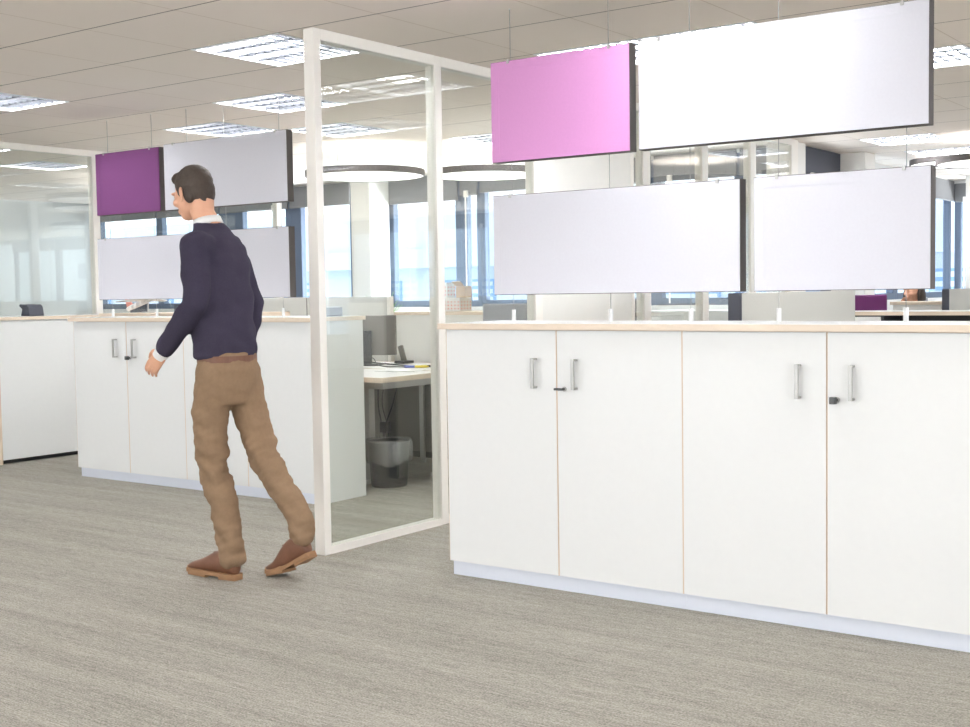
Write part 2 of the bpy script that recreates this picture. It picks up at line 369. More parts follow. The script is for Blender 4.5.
b = B(); box(b, -.062, -.004, 2.0, 3.13, .045, CZ-.058); obj('solid_panel', b, 'column', P1)
G2X = -9.24
G2E = atX(282, 215, G2X).y
partition(G2X, [(3.2, 3.26), (4.4, 4.46), (5.55, 5.61), (6.86, 6.93), (8.05, 8.12), (G2E-.07, G2E)], 3.2, G2E,
          'glass partition at far left behind the white cabinet end')

# ------------------------------------------------------------------ cabinets
CW, CDEP, CTOP, PL = 1.19, .45, 1.133, .07
def handle_bm(x, z0=.88, z1=1.01):
    b = B(); box(b, x-.0075, x+.0075, -.038, -.028, z0, z1); box(b, x-.006, x+.006, -.036, 0, z0, z0+.009); box(b, x-.006, x+.006, -.036, 0, z1-.009, z1); return b
def make_cabinet(label, group, key=True):
    t = thing('storage_cabinet', (0, 0, 0), label, 'cabinet', group)
    b = B(); box(b, .001, CW-.001, .02, CDEP, PL, CTOP); obj('body', b, 'edge', t)
    b = B(); box(b, 0, .0009, .02, CDEP, PL, CTOP); obj('side_panel', b, 'white', t); b = B(); box(b, CW-.0009, CW, .02, CDEP, PL, CTOP); obj('side_panel', b, 'white', t)
    b = B(); box(b, .0005, CW-.0005, .028, CDEP-.01, 0, PL); obj('plinth', b, 'plinth', t)
    h = CW/2
    for k, (a, c) in enumerate(((.0006, h-.0012), (h+.0012, CW-.0006))):
        b = B(); box(b, a+.0022, c-.0022, 0, .018, PL, CTOP-.004); d = obj('door', b, 'white', t)
        for e0 in (a, c-.0022):
            b = B(); box(b, e0, e0+.0022, 0, .018, PL, CTOP-.004); obj('edge_strip', b, 'edge', d)
        hx = h-.105 if k == 0 else h+.10
        obj('handle', handle_bm(hx), 'metal', d, .0015)
        if k:
            b = B(); cyl(b, (h+.04, -.006, .88), (h+.04, .002, .88), .010, n=14)
            obj('lock', b, 'metal', d)
            b = B(); cyl(b, (h+.04, -.02, .88), (h+.04, -.005, .88), .006, n=10)
            if key: box(b, h+.002, h+.044, -.030, -.018, .875, .885); 
            else: box(b, h+.022, h+.044, -.038, -.014, .866, .892)
            obj('key', b, 'dkmetal', d, .002)
    return t
gA = 'white two-door cabinets in the front row'
c0 = make_cabinet('white two-door cabinet with a flat silver key, left end of the front row', gA); c0.location = (-3.455, 4.45, 0)
c1 = make_cabinet('white two-door cabinet with a dark stubby key, right side of the front row', gA, False); c1.location = (-2.265, 4.45, 0)
dup(c1, (-1.075, 4.45, 0), 0, 'white two-door cabinet cut off by the right edge of the picture')
gB = 'white two-door cabinets behind the walking man'
dup(c1, (-7.685, 5.5, 0), 0, 'white two-door cabinet at left, its handles clear of the walking man', gB)
ce = dup(c1, (-6.495, 5.5, 0), 0, 'white two-door cabinet directly behind the walking man', gB)
b = B(); box(b, CW+.0005, CW+.012, 0, CDEP, 0, CTOP); obj('end_panel', b, 'white', ce)
def worktop(x0, x1, y0, y1, z, label, ends=(1, 1)):
    t = thing('worktop', (x0, y0, z), label, 'worktop')
    b = B(); box(b, .002, x1-x0-.002, .002, y1-y0-.002, 0, .026); obj('board', b, 'top', t)
    b = B(); L, W_ = x1-x0, y1-y0
    box(b, 0, L, 0, .0019, 0, .0255); box(b, 0, L, W_-.0019, W_, 0, .0255); box(b, 0, .0019, .0019, W_-.0019, 0, .0255); box(b, L-.0019, L, .0019, W_-.0019, 0, .0255)
    obj('edge_strip', b, 'wood', t); return t
worktop(-3.485, .13, 4.425, 4.92, CTOP, 'long worktop with maple edge on the front row of white cabinets')
worktop(-7.715, -5.285, 5.475, 5.97, CTOP, 'worktop with maple edge on the cabinets behind the walking man')
# far left cabinet, standing at a right angle
t = thing('storage_cabinet', (-9.18, 5.56, 0), 'plain white cabinet seen from its blank side at far left', 'cabinet')
b = B(); box(b, 0, .41, 0, 1.9, .04, CTOP-.001); obj('body', b, 'white', t, .002)
b = B(); box(b, .41, .43, .018, 1.9, .035, CTOP-.001); obj('back_panel', b, 'white', t, .002)
b = B(); box(b, .41, .43, 0, .017, 0, CTOP-.001); obj('edge_strip', b, 'edge', t)
b = B(); box(b, .02, .37, .02, 1.88, 0, .04); obj('plinth', b, 'black', t)
worktop(-9.2, -8.735, 5.535, 7.48, CTOP, 'worktop with maple edge on the blank cabinet at far left')
# back row beyond
t = thing('storage_cabinet', (-8.02, 5.99, 0), 'low white cabinet row behind the far worktop carrying the model aeroplane', 'cabinet')
b = B(); box(b, 0, 1.6, 0, .42, .07, 1.145); obj('body', b, 'white', t)
b = B(); box(b, .02, 1.58, .02, .40, 0, .07); obj('plinth', b, 'plinth', t)
b = B(); box(b, -.01, 1.61, -.01, .43, 1.145, 1.178); obj('top', b, 'wood', t)

# ------------------------------------------------------------------ hanging panels
PT = .055
def panel(x0, x1, y, z0, z1, m, label, group):
    t = thing('acoustic_panel', (x0, y, z0), label, 'hanging panel', group)
    L, Hh = x1-x0, z1-z0
    b = B(); box(b, 0, L, .003, PT, 0, Hh); obj('frame', b, 'dark', t)
    b = B(); box(b, .003, L-.003, -.001, .0029, .003, Hh-.003)
    obj('fabric', b, m, t)
    b = B(); k = .045
    box(b, .003, L-.003, -.0025, -.0011, .003, k); box(b, .003, L-.003, -.0025, -.0011, Hh-k, Hh-.003); box(b, .003, k, -.0025, -.0011, k, Hh-k); box(b, L-k, L-.003, -.0025, -.0011, k, Hh-k)
    obj('border', b, m, t)
    for cx in (.1, L-.1):
        b = B(); box(b, cx-.006, cx+.006, -.008, .012, Hh-.014, Hh+.003); obj('clip', b, 'metal', t)
    return t
g1 = 'hanging panels above the front cabinets'
YA, Z0, Z1, Z2, Z3 = 4.70, 1.283, 1.742, 1.892, 2.352
panel(-3.362, -2.632, YA, Z2, Z3, 'orchid', 'orchid pink fabric panel, upper left above the front cabinets', g1)
panel(-2.59, -1.375, YA, Z2, Z3, 'cloth', 'wide pale fabric panel beside the orchid panel, upper right', g1)
panel(-3.36, -2.126, YA, Z0, Z1, 'cloth', 'wide white fabric panel, lower left above the front worktop', g1)
panel(-2.068, -1.366, YA, Z0, Z1, 'cloth', 'shorter white fabric panel, lower right above the front worktop', g1)
g2 = 'hanging panels behind the walking man'
YP = 5.75
panel(-7.70, -6.985, YP, Z2+.01, Z3, 'plum', 'dark plum fabric panel in the upper row at left', g2)
panel(-6.935, -5.735, YP, Z2+.01, Z3+.01, 'cloth', 'pale fabric panel behind the head of the walking man', g2)
panel(-7.71, -6.48, YP, Z0, Z1-.01, 'cloth', 'white fabric panel below the dark plum panel', g2)
panel(-6.44, -5.735, YP, Z0, Z1, 'cloth', 'white fabric panel behind the back of the walking man', g2)
def cable(x, y, label, group):
    t = thing('suspension_cable', (x, y, CTOP+.026), label, 'cable', group)
    b = B(); cyl(b, (0, 0, .04), (0, 0, CZ-CTOP-.03), .0016, n=6); obj('wire', b, 'wire', t)
    b = B(); cyl(b, (0, 0, 0), (0, 0, .055), .010, n=16); obj('clamp', b, 'white', t)
    b = B(); cyl(b, (0, 0, CZ-CTOP-.030), (0, 0, CZ-CTOP-.026), .005, n=12); obj('ceiling_cap', b, 'white', t)
for px_, l in ((514, 'thin wire nearest the left end of the front worktop'), (611, 'thin wire below the right part of the orchid panel'),
               (691, 'thin wire crossing the left part of the wide pale upper panel'), (779, 'thin wire near the left end of the short lower white panel'), (906, 'thin wire near the right end of the short lower white panel')):
    p = atY(px_, 318, YA+.066); cable(p.x, YA+.066, l, 'wires of the front panels')
for px_, l in ((111, 'thin wire at the left end of the plum panel'), (155, 'thin wire at the right end of the plum panel'), (190, 'thin wire left of the walking man above the pale panel'),
               (227, 'thin wire above the head of the walking man'), (282, 'thin wire near the right end of the far pale panels')):
    p = atY(px_, 250, YP+.066); cable(p.x, YP+.066, l, 'wires of the far panels')

# ------------------------------------------------------------------ ceiling luminaires
def luminaire(i, j, label):
    t = thing('ceiling_light', (TX+T*i, TY+T*j, CZ), label, 'ceiling light', 'square louvre lights in the tiled ceiling')
    b = B()                                                    # recessed tray open at the bottom
    e = .004
    box(b, e, T-e, e, .02, -.004, .12); box(b, e, T-e, T-.02, T-e, -.004, .12); box(b, e, .02, .02, T-.02, -.004, .12); box(b, T-.02, T-e, .02, T-.02, -.004, .12); box(b, e, T-e, e, T-e, .12, .128)
    obj('housing', b, 'housing', t)
    for k in range(4):
        b = B(); y = .02+(T-.04)*(k+.5)/4; box(b, .03, T-.03, y-.055, y+.055, .098, .104); obj('reflector', b, 'reflector', t)
        b = B(); cyl(b, (.04, y, .075), (T-.04, y, .075), .011, n=8); obj('tube', b, 'tube', t)
    b = B()
    for k in range(1, 4):
        y = .02+(T-.04)*k/4; box(b, .02, T-.02, y-.006, y+.006, 0, .012)
    for k in range(1, 9):
        x = .02+(T-.04)*k/9; box(b, x-.006, x+.006, .02, T-.02, .002, .014)
    obj('louvre', b, 'louver', t)
    return t
names = {(-1, 0): 'large louvre light in the ceiling left of the partition post', (-3, 2): 'louvre light above the pale panel behind the man', (-5, 3): 'louvre light just above the join of plum and pale panels',
         (-5, 0): 'louvre light at the left edge of the picture', (1, 2): 'louvre light peeking over the orchid panel', (2, 2): 'louvre light peeking over the wide pale panel', (3, 4): 'louvre light to the right of the wide pale panel, by the picture edge',
         (-4, 4): 'louvre light seen low behind the partition post', (-3, 6): 'louvre light above the right-hand pendant disc, seen through the partition', (1, 10): 'far louvre light below the right end of the wide pale panel', (1, 12): 'farthest louvre light, above the right pendant discs',
         (-10, 4): 'louvre light behind the far left glass, nearer the post', (-9, 2): 'louvre light at the top of the far left glass'}
L0 = luminaire(*FIX[0], names[FIX[0]])
for f_ in FIX[1:]:
    dup(L0, (TX+T*f_[0], TY+T*f_[1], CZ), 0, names.get(f_, 'unseen louvre light added out of view to light the room'))

# pendant discs
def disc(c, r, label):
    t = thing('pendant_light', (c[0], c[1], c[2]), label, 'pendant light', 'round pendant discs')
    b = B(); lathe(b, [(r-.012, 0), (r, 0), (r, .055), (0.001, .055), (0.001, .05), (r-.012, .05), (r-.012, 0)], n=64); obj('rim', b, 'dark', t, smooth=False)
    b = B(); cyl(b, (0, 0, .004), (0, 0, .03), r-.0125, n=64); obj('diffuser', b, 'disc', t)
    l = D.lights.new('disc_uplight', 'AREA'); l.shape = 'DISK'; l.size = 1.6*r; l.energy = 6; l.color = (1, .97, .93); lo = D.objects.new('disc_uplight', l); COL.objects.link(lo); lo.parent = t; lo.location = (0, 0, .062); lo.rotation_euler = (PI, 0, 0)
    b = B()
    for k in range(3):
        a = k*2*PI/3+.4; x, y = .6*r*math.cos(a), .6*r*math.sin(a); cyl(b, (x, y, .05), (x, y, CZ-c[2]-.002), .0015, n=6); cyl(b, (x, y, CZ-c[2]-.014), (x, y, CZ-c[2]-.002), .008, n=10)
    obj('wire', b, 'wire', t)
disc((-7.36, 8.35, 2.335), .53, 'white round pendant disc with dark rim, left one behind the partition glass')
disc((-6.50, 8.98, 2.325), .49, 'white round pendant disc with dark rim left of the orchid panel')
p = atD(998, 161, 10.9); disc((p.x, p.y, 2.36), .52, 'white round pendant disc cut by the right edge of the picture')
p = atD(962, 160, 12.4); disc((p.x, p.y, 2.50), .5, 'white round pendant disc farther back at right, mostly hidden')

# ------------------------------------------------------------------ desk area behind the partition
def desk(x0, x1, y0, y1, label, group='white desks', legs=True):
    t = thing('desk', (x0, y0, 0), label, 'desk', group); L, W_ = x1-x0, y1-y0
    b = B(); box(b, 0, L, 0, W_, .728, .757); obj('desk_top', b, 'top', t, .003)
    b = B(); box(b, -.003, 0, 0, W_, .726, .759); box(b, L, L+.003, 0, W_, .726, .759); box(b, 0, L, -.003, 0, .726, .759); box(b, 0, L, W_, W_+.003, .726, .759); obj('edge_strip', b, 'wood', t)
    b = B(); box(b, .04, L-.04, .05, .09, .68, .734); box(b, .04, L-.04, W_-.09, W_-.05, .68, .734); box(b, L-.08, L-.04, .09, W_-.09, .68, .734); obj('frame', b, 'metal', t)
    for x in (.05, L-.12) if L > 1.3 else (.05, L-.46):
        b = B(); box(b, x, x+.05, W_/2-.03, W_/2+.03, .03, .68); box(b, x, x+.05, .06, W_-.06, 0, .03); obj('leg', b, 'metal', t, .003)
    return t
desk(-6.38, -5.18, 6.0, 6.72, 'white desk with maple edge behind the partition, above the waste bin')
desk(-6.95, -5.32, 6.73, 7.46, 'white desk against the cream cabinets, carrying the dark grey monitor and the phone', 'white desks')
# screen board and cabinet row behind
t = thing('desk_screen', (atY(387, 300, 7.49).x-1.70, 7.49, 0), 'long light grey desk screen behind the far worktop', 'screen')
b = B(); box(b, 0, 1.70, 0, .035, .60, 1.275); obj('panel', b, 'grey', t, .003)
b = B(); box(b, 1.70, 1.735, -.003, .04, 0, 1.275); obj('post', b, 'frame', t, .002)
b = B(); box(b, .82, .826, -.003, 0, .60, 1.27); obj('seam', b, 'dark', t)
t = thing('low_cabinet', (atY(389.5, 340, 7.55).x+.03, 7.55, 0), 'cream low cabinet row carrying the printed boxes', 'cabinet')
b = B(); box(b, 0, 1.55, 0, .45, .05, 1.125); obj('body', b, 'column', t)
b = B(); box(b, 0, 1.56, -.01, .46, 1.125, 1.15); obj('top', b, 'wood', t, .002)
b = B(); box(b, .02, 1.53, .02, .43, 0, .05); obj('plinth', b, 'black', t)
b = B()
for x in (.45, .9, 1.35): box(b, x-.002, x+.002, -.002, 0, .06, 1.12)
obj('seam', b, 'edge', t)
t = thing('desk_back_panel', (-6.95, 7.26, 0), 'grey panel hanging below the far side of the desk', 'panel')
b = B(); box(b, .05, 1.25, .1, .108, .08, .672); obj('panel', b, 'monitor', t)
b = B()
for x in (.3, 1.0):
    b = B(); box(b, x-.02, x+.02, .08, .1, .0, .672); obj('bracket', b, 'metal', t)
# drawer pedestal
t = thing('drawer_pedestal', (-6.22, 6.06, 0), 'white drawer pedestal under the desk beside the bin', 'drawer unit')
p = atX(373, 440, -5.70)
b = B(); box(b, 0, .50, 0, p.y-6.06, .03, .62); obj('body', b, 'white', t, .002)
for k in range(3):
    b = B(); box(b, .501, .52, .003, p.y-6.063, .04+k*.193, .04+k*.193+.188); d = obj('drawer', b, 'white', t, .002)
    b = B(); box(b, .52, .54, p.y-6.06-.10, p.y-6.06-.03, .17+k*.193, .18+k*.193); obj('handle', b, 'dkmetal', d)
for x in (.04, .46):
    for y in (.04, p.y-6.10):
        b = B(); cyl(b, (x, y, 0), (x, y, .03), .02); obj('caster', b, 'black', t)
# waste bin with liner
t = thing('waste_bin', (-5.43, 6.34, 0), 'black waste bin with clear plastic liner behind the partition glass, below the desk edge', 'bin')
b = B(); lathe(b, [(.001, 0), (.118, 0), (.122, .01), (.142, .29), (.148, .30), (.148, .305), (.139, .305), (.119, .015), (.001, .015)], n=40); obj('bucket', b, 'black', t, smooth=True)
b = B(); n_ = 56; L = []
prof = [(.136, .22), (.142, .31), (.152, .318), (.160, .30), (.163, .25), (.158, .20), (.150, .165), (.140, .16)]
for k, (r, z) in enumerate(prof):
    ring = []
    for i in range(n_):
        a = 2*PI*i/n_; q = .006*math.sin(a*9+k*1.3)+.004*math.sin(a*17-k)
        ring.append(b.verts.new(((r+(q if k > 2 else q*.3))*math.cos(a), (r+(q if k > 2 else q*.3))*math.sin(a), z+(.018*math.sin(a*3+1) if k > 4 else 0))))
    L.append(ring)
for A, C_ in zip(L, L[1:]):
    for i in range(n_): b.faces.new((A[i], A[(i+1) % n_], C_[(i+1) % n_], C_[i]))
mt = D.materials.new('clear_liner'); mt.use_nodes = True; nt = mt.node_tree; pb = nt.nodes['Principled BSDF']
pb.inputs['Base Color'].default_value = (.97, .97, .97, 1); pb.inputs['Roughness'].default_value = .3; pb.inputs['Alpha'].default_value = .25
M['liner'] = mt
obj('bin_liner', b, 'liner', t, smooth=True)
# monitor (seen from behind), phone, papers, markers, cables
def monitor(loc, rz, w, h, label, group=None, zc=0, m='monitor'):
    t = thing('computer_monitor', loc, label, 'monitor', group, rz)
    b = B(); box(b, -w/2, w/2, -.02, .02, zc, zc+h); obj('casing', b, m, t, .006)
    b = B(); box(b, -w/2+.015, w/2-.015, .02, .022, zc+.015, zc+h-.015); obj('display', b, 'screen', t)
    b = B(); box(b, -.035, .035, -.05, -.02, .0+.012, zc+h*.62); box(b, -.11, .11, -.12, .08, 0, .012); obj('stand', b, 'black', t, .003)
    return t
monitor((atY(376, 330, 7.05).x-.08, 7.05, .7595), math.radians(24), .44, .30, 'dark grey monitor on the desk behind the partition', zc=.075)
t = thing('desk_phone', (atY(404, 355, 7.32).x, 7.32, .7595), 'small grey phone handset standing on the desk beside the monitor', 'phone')
b = B(); box(b, -.05, .05, -.06, .06, 0, .02); obj('base', b, 'black', t, .004)
b = B(); vs = box(b, -.02, .02, -.012, .012, .015, .14); bmesh.ops.rotate(b, verts=vs, cent=(0, 0, .02), matrix=Matrix.Rotation(-.3, 3, 'Y')); obj('handset', b, 'monitor', t, .004)
def sheet(x, y, rz, label):
    b = B(); box(b, -.15, .15, -.105, .105, 0, .004); o = obj('paper_stack', b, 'paper'); o.location = (x, y, .7595); o.rotation_euler = (0, 0, rz); tag(o, label, 'papers')
sheet(-5.55, 6.62, .3, 'stack of white papers on the desk edge behind the partition')
def marker(px_, py_, m, label, L=.13):
    p = atZ(px_, py_, .768)
    b = B(); cyl(b, (-L/2, 0, 0), (L/2, 0, 0), .009, n=12); cyl(b, (L/2, 0, 0), (L/2+.012, 0, 0), .004, n=10); o = obj('marker_pen', b, m); o.location = (p.x, p.y, .7675); o.rotation_euler = (0, 0, .6); tag(o, label, 'pen', 'marker pens on the desk')
marker(413, 366.5, 'blue', 'blue marker pen on the desk, left of the yellow one'); marker(421, 366.5, 'yellow', 'yellow marker pen on the desk', .09); marker(430, 366, 'black', 'black marker pen on the desk beside the partition post')
t = thing('cable_bundle', (-5.80, 6.74, 0), 'dark cables hanging under the desk behind the bin', 'cables')
def curve_tube(name, pts, r, m, parent=None):
    cu = D.curves.new(name, 'CURVE'); cu.dimensions = '3D'; s = cu.splines.new('BEZIER'); s.bezier_points.add(len(pts)-1)
    for bp, p in zip(s.bezier_points, pts): bp.co = p; bp.handle_left_type = bp.handle_right_type = 'AUTO'
    cu.bevel_depth = r; cu.bevel_resolution = 2; cu.resolution_u = 10
    o = D.objects.new(name, cu); COL.objects.link(o)
    dg = bpy.context.evaluated_depsgraph_get(); me = D.meshes.new_from_object(o.evaluated_get(dg)); D.objects.remove(o)
    me.materials.clear(); me.materials.append(M[m]); o = D.objects.new(name, me); COL.objects.link(o); o.parent = parent
    return o
curve_tube('cable', [(-.10, .05, .66), (-.08, .02, .5), (-.02, 0, .3), (0, 0, .05)], .005, 'black', t)
curve_tube('cable', [(.10, .03, .66), (.08, .0, .52), (.02, -.02, .34), (.01, 0, .05)], .005, 'black', t)
curve_tube('cable', [(.0, .0, .66), (-.05, .03, .5), (.0, .03, .32), (-.01, .02, .05)], .004, 'black', t)
b = B(); box(b, -.03, .03, -.03, .03, .30, .38); obj('power_plug', b, 'black', t, .005)
t = thing('cable_bundle', (-6.0, 6.86, .76), 'dark cables curling on the desk below the monitor', 'cables')
curve_tube('cable', [(-.25, .02, .01), (-.1, -.08, .05), (.05, .0, .03), (.25, .1, .008)], .005, 'black', t)
curve_tube('cable', [(-.2, -.1, .01), (0, -.03, .07), (.12, -.08, .02), (.3, 0, .008)], .004, 'black', t)

# printed boxes on the low cabinets
def pbox(px0, px1, z0, z1, Y, dep, m, label, dots=True, name='cardboard_box'):
    a, c = atY(px0, 300, Y), atY(px1, 300, Y)
    t = thing(name, (a.x, Y, z0), label, 'box', 'boxes on the cream cabinets'); L = c.x-a.x; h = z1-z0
    b = B(); box(b, 0, L, 0, dep, 0, h); obj('carton', b, m, t, .003)
    b = B(); box(b, -.002, L+.002, -.002, dep+.002, h-.035, h-.028); obj('lid', b, m, t)
    if dots:
        b = B()
        nx = int(L/.032)
        for i in range(nx):
            for k in range(3):
                x = (i+.5)*L/nx; z = h*(.2+.25*k)
                box(b, x-.006, x+.006, -.002, 0, z-.006, z+.006)
        obj('print', b, 'red', t)
        b = B()
        ny = int(dep/.032)
        for i in range(ny):
            for k in range(3):
                y = (i+.5)*dep/ny; z = h*(.2+.25*k)
                box(b, L, L+.002, y-.006, y+.006, z-.006, z+.006)
        obj('print', b, 'red', t)
    return t
pbox(430, 460, 1.152, 1.255, 7.60, .15, 'white', 'white box with red printed dots, the lower one on the cream cabinets')
pbox(430, 447, 1.257, 1.375, 7.60, .11, 'white', 'white box with red printed dots, topmost of its stack')
t = pbox(456, 465, 1.257, 1.345, 7.61, .09, 'carton', 'open brown carton on the red dotted box', False)
b = B(); vs = box(b, -.002, .08, -.06, -.004, .088, .092); bmesh.ops.rotate(b, verts=vs, cent=(0, 0, .09), matrix=Matrix.Rotation(-.6, 3, 'X')); obj('flap', b, 'carton', t)

# office chairs
def chair(loc, rz, m, label, back_h=1.2, w=.42):
    t = thing('office_chair', loc, label, 'chair', None, rz)
    b = B(); box(b, -w/2, w/2, .0, .03, back_h-.58, back_h); o = obj('backrest', b, m, t, .012)
    b = B(); box(b, -.24, .24, -.50, -.02, .44, .51); obj('seat', b, m, t, .025)
    b = B(); cyl(b, (0, -.24, .12), (0, -.24, .44), .025); cyl(b, (0, -.24, .40), (0, .04, .46), .018); cyl(b, (0, .045, .46), (0, .035, back_h-.3), .018); obj('column', b, 'dkmetal', t)
    for k in range(5):
        a = 2*PI*k/5+.3; b = B(); cyl(b, (0, -.24, .12), (.28*math.cos(a), -.24+.28*math.sin(a), .07), .018, .012); l_ = obj('leg', b, 'dkmetal', t)
        b = B(); cyl(b, (.28*math.cos(a)-.012, -.24+.28*math.sin(a), .03), (.28*math.cos(a)+.012, -.24+.28*math.sin(a), .03), .03); obj('caster', b, 'black', l_)
    for s in (-1, 1):
        b = B(); tube(b, [(s*.25, -.2, .46), (s*.28, -.2, .66)], .012); box(b, s*.28-.03, s*.28+.03, -.35, -.08, .66, .685); obj('armrest', b, 'black', t)
    return t
p = atY(504, 304, 7.0); chair((p.x, p.y, 0), math.radians(4), 'chairgrey', 'grey office chair showing its backrest over the left end of the front worktop', 1.215, .36)
# small things on far worktops
t = thing('desk_phone', (-8.98, 6.02, CTOP+.027), 'dark grey desk phone on the far left worktop', 'phone')
b = B(); prism(b, [(-.03, 0), (.09, 0), (.075, .075), (.05, .095), (.02, .09), (-.045, .098), (-.05, .08), (-.01, .055)], -.07, .07); obj('body', b, 'anthracite', t, .006)
b = B(); tube(b, [(-.09, 0, .004), (-.09, 0, .05), (-.02, 0, .055)], .003); obj('stand', b, 'metal', t)
p = atY(323, 314, 5.75)
t = thing('document_tray', (-5.50, 5.74, CTOP+.026), 'light grey document tray at the right end of the far worktop', 'tray')
b = B(); box(b, -.05, .08, -.0, .16, 0, .006); box(b, -.05, .08, -.0, .006, 0, .055); box(b, .074, .08, .006, .16, 0, .055); box(b, -.05, -.044, .006, .16, 0, .055); obj('tray', b, 'chairgrey', t)
b = B(); box(b, -.04, .07, .012, .15, .006, .062); obj('paper_stack', b, 'paper', t)
# model aeroplane
t = thing('model_aeroplane', (-7.72, 6.2, 1.178), 'white model aeroplane with a red tail fin on a stand', 'model aeroplane', None, 0)
b = B(); pts = []
for k in range(9):
    f_ = k/8; r = .022*math.sin(PI*min(1, .25+f_*1.0) if f_ < .25 else PI/2 if f_ < .85 else PI/2*(1-f_)/.15+.01)
    pts.append((Vector((-.24+.5*f_, 0, .03+.14*f_)), max(.004, r)))
for (p_, r), (q_, s_) in zip(pts, pts[1:]): cyl(b, p_, q_, r, s_, 14)
ball(b, pts[-1][0], .006); obj('fuselage', b, 'white', t, smooth=True)
b = B(); a_ = [(-.02, .02, .088), (.06, .02, .11), (-.06, .24, .09), (-.09, .24, .083)]
for s in (1, -1):
    vs = [b.verts.new((x, s*y, z+dz)) for dz in (0, .006) for x, y, z in a_]
    for f_ in ((0, 1, 2, 3), (7, 6, 5, 4), (0, 4, 5, 1), (1, 5, 6, 2), (2, 6, 7, 3), (3, 7, 4, 0)): b.faces.new([vs[i] for i in f_])
obj('wing', b, 'white', t)
b = B(); prism(b, [(-.245, .035), (-.17, .055), (-.235, .13), (-.275, .125)], -.003, .003); obj('tail_fin', b, 'red', t)
b = B(); cyl(b, (0, 0, 0), (0, 0, .008), .05); cyl(b, (0, 0, .008), (.01, 0, .09), .005); obj('stand', b, 'metal', t)
# dark monitors far behind the low worktop
desk(-11.3, -9.3, 8.3, 9.0, 'far desk behind the left glass, carrying two dark monitors', 'white desks')
p = atY(139, 300, 8.6); monitor((p.x, 8.6, .7595), .1, .24, .40, 'dark monitor behind the model aeroplane', 'far dark monitors', .08, 'anthracite')
p = atY(174, 300, 8.6); monitor((p.x, 8.75, .7595), .0, .32, .38, 'dark monitor between the model aeroplane and the walking man', 'far dark monitors', .08, 'anthracite')
# plant on the window side
p = atY(372, 296, 7.75)
t = thing('potted_plant', (p.x, 7.85, .76), 'small green plant peeking over the grey desk screen', 'plant')
b = B(); lathe(b, [(.001, 0), (.05, 0), (.065, .12), (.06, .12), (.05, .1), (.001, .1)], n=24); obj('pot', b, 'pot', t, smooth=True)
b = B()
for k in range(14):
    a = k*2.4; L_ = .38+.16*random.random(); w_ = .014
    d_ = Vector((math.cos(a), math.sin(a), 0)); s_ = Vector((-d_.y, d_.x, 0)); prev = None
    for q in range(7):
        f_ = q/6; c_ = d_*(.03+.16*f_*f_)+Vector((0, 0, .1+L_*(f_-.12*f_*f_))); ww = w_*math.sin(PI*min(.98, .15+f_*.83))+.001
        cur = [b.verts.new(c_-s_*ww), b.verts.new(c_+s_*ww)]
        if prev: b.faces.new((prev[0], prev[1], cur[1], cur[0]))
        prev = cur
o = obj('leaves', b, 'leaf', t); s_ = o.modifiers.new('s', 'SOLIDIFY'); s_.thickness = .0015
desk(-8.3, -6.75, 7.54, 8.3, 'desk behind the light grey screen, carrying the plant', 'white desks')
# window-side cabinets along the back wall
t = thing('sill_cabinet', (-9.2, 10.3, 0), 'white low cabinet row under the back windows', 'cabinet')
b = B(); box(b, 0, 4.8, 0, .45, .05, 1.07); obj('body', b, 'white', t); b = B(); box(b, 0, 4.8, -.01, .45, 1.07, 1.095); obj('top', b, 'top', t); b = B(); box(b, .02, 4.78, .02, .43, 0, .05); obj('plinth', b, 'black', t)
# desks behind the far panes of the partition
desk(-6.3, -4.6, 8.6, 9.4, 'desk behind the far partition panes with two dark monitors', 'white desks')
p = atX(659, 305, -5.0); monitor((-5.05, 8.75, .7595), .2, .40, .33, 'dark blue monitor seen between the partition posts', 'monitors behind the partition', .13, 'anthracite')
monitor((-5.75, 9.1, .7595), -.1, .5, .33, 'grey monitor farther left behind the partition posts', 'monitors behind the partition', .13, 'monitor')

# ------------------------------------------------------------------ right background
def gscreen(x0, x1, y0, y1, z1, label):
    t = thing('floor_screen', (x0, y0, 0), label, 'screen', 'grey standing screens')
    b = B(); box(b, .0, x1-x0, .012, y1-y0, .02, z1); obj('panel', b, 'grey', t, .002)
    b = B(); box(b, .0, x1-x0, 0, .0119, .02, z1+.001); obj('end_cap', b, 'anthracite', t)
    b = B(); box(b, -.1, x1-x0+.1, .2, .3, 0, .02); box(b, -.1, x1-x0+.1, y1-y0-.3, y1-y0-.2, 0, .02); obj('foot', b, 'metal', t)
a = atY(728, 293, 6.5); c = atY(741, 293, 6.5)
gscreen(a.x, c.x, 6.5, 8.36, 1.268, 'grey standing screen with dark end behind the lower white panels')
a = atY(942, 290, 10.3); c = atY(949, 290, 10.3)
gscreen(a.x, c.x, 10.3, 11.9, 1.262, 'grey standing screen with dark end at the right edge of the picture')
t = thing('low_shelf', (-3.50, 9.45, 0), 'long low shelf unit with maple edged top below the right panel', 'shelf')
b = B(); box(b, 0, 2.3, 0, .42, 1.072, 1.10); obj('top', b, 'top', t); b = B(); box(b, 0, 2.3, -.003, 0, 1.07, 1.098); obj('edge_strip', b, 'wood', t)
b = B()
for x in (0, .38, 1.15, 1.9, 2.28): box(b, x, x+.02, 0, .42, .06, 1.07)
box(b, 0, 2.3, .40, .42, .06, 1.07); box(b, 0, 2.3, 0, .42, .04, .06); box(b, .02, 2.28, .02, .4, .6, .62); obj('carcass', b, 'black', t)
b = B(); box(b, .0, .38, -.018, -.001, .06, 1.06); obj('door', b, 'white', t)
b = B(); box(b, .02, 2.28, .03, .4, 0, .04); obj('plinth', b, 'black', t)
t = thing('reception_desk', (0, 10.45, 0), 'cream desk front with maple top, in front of the seated person', 'desk')
a = atY(893, 303, 10.45); c = atY(941, 303, 10.45); t.location.x = a.x; L_ = c.x-a.x
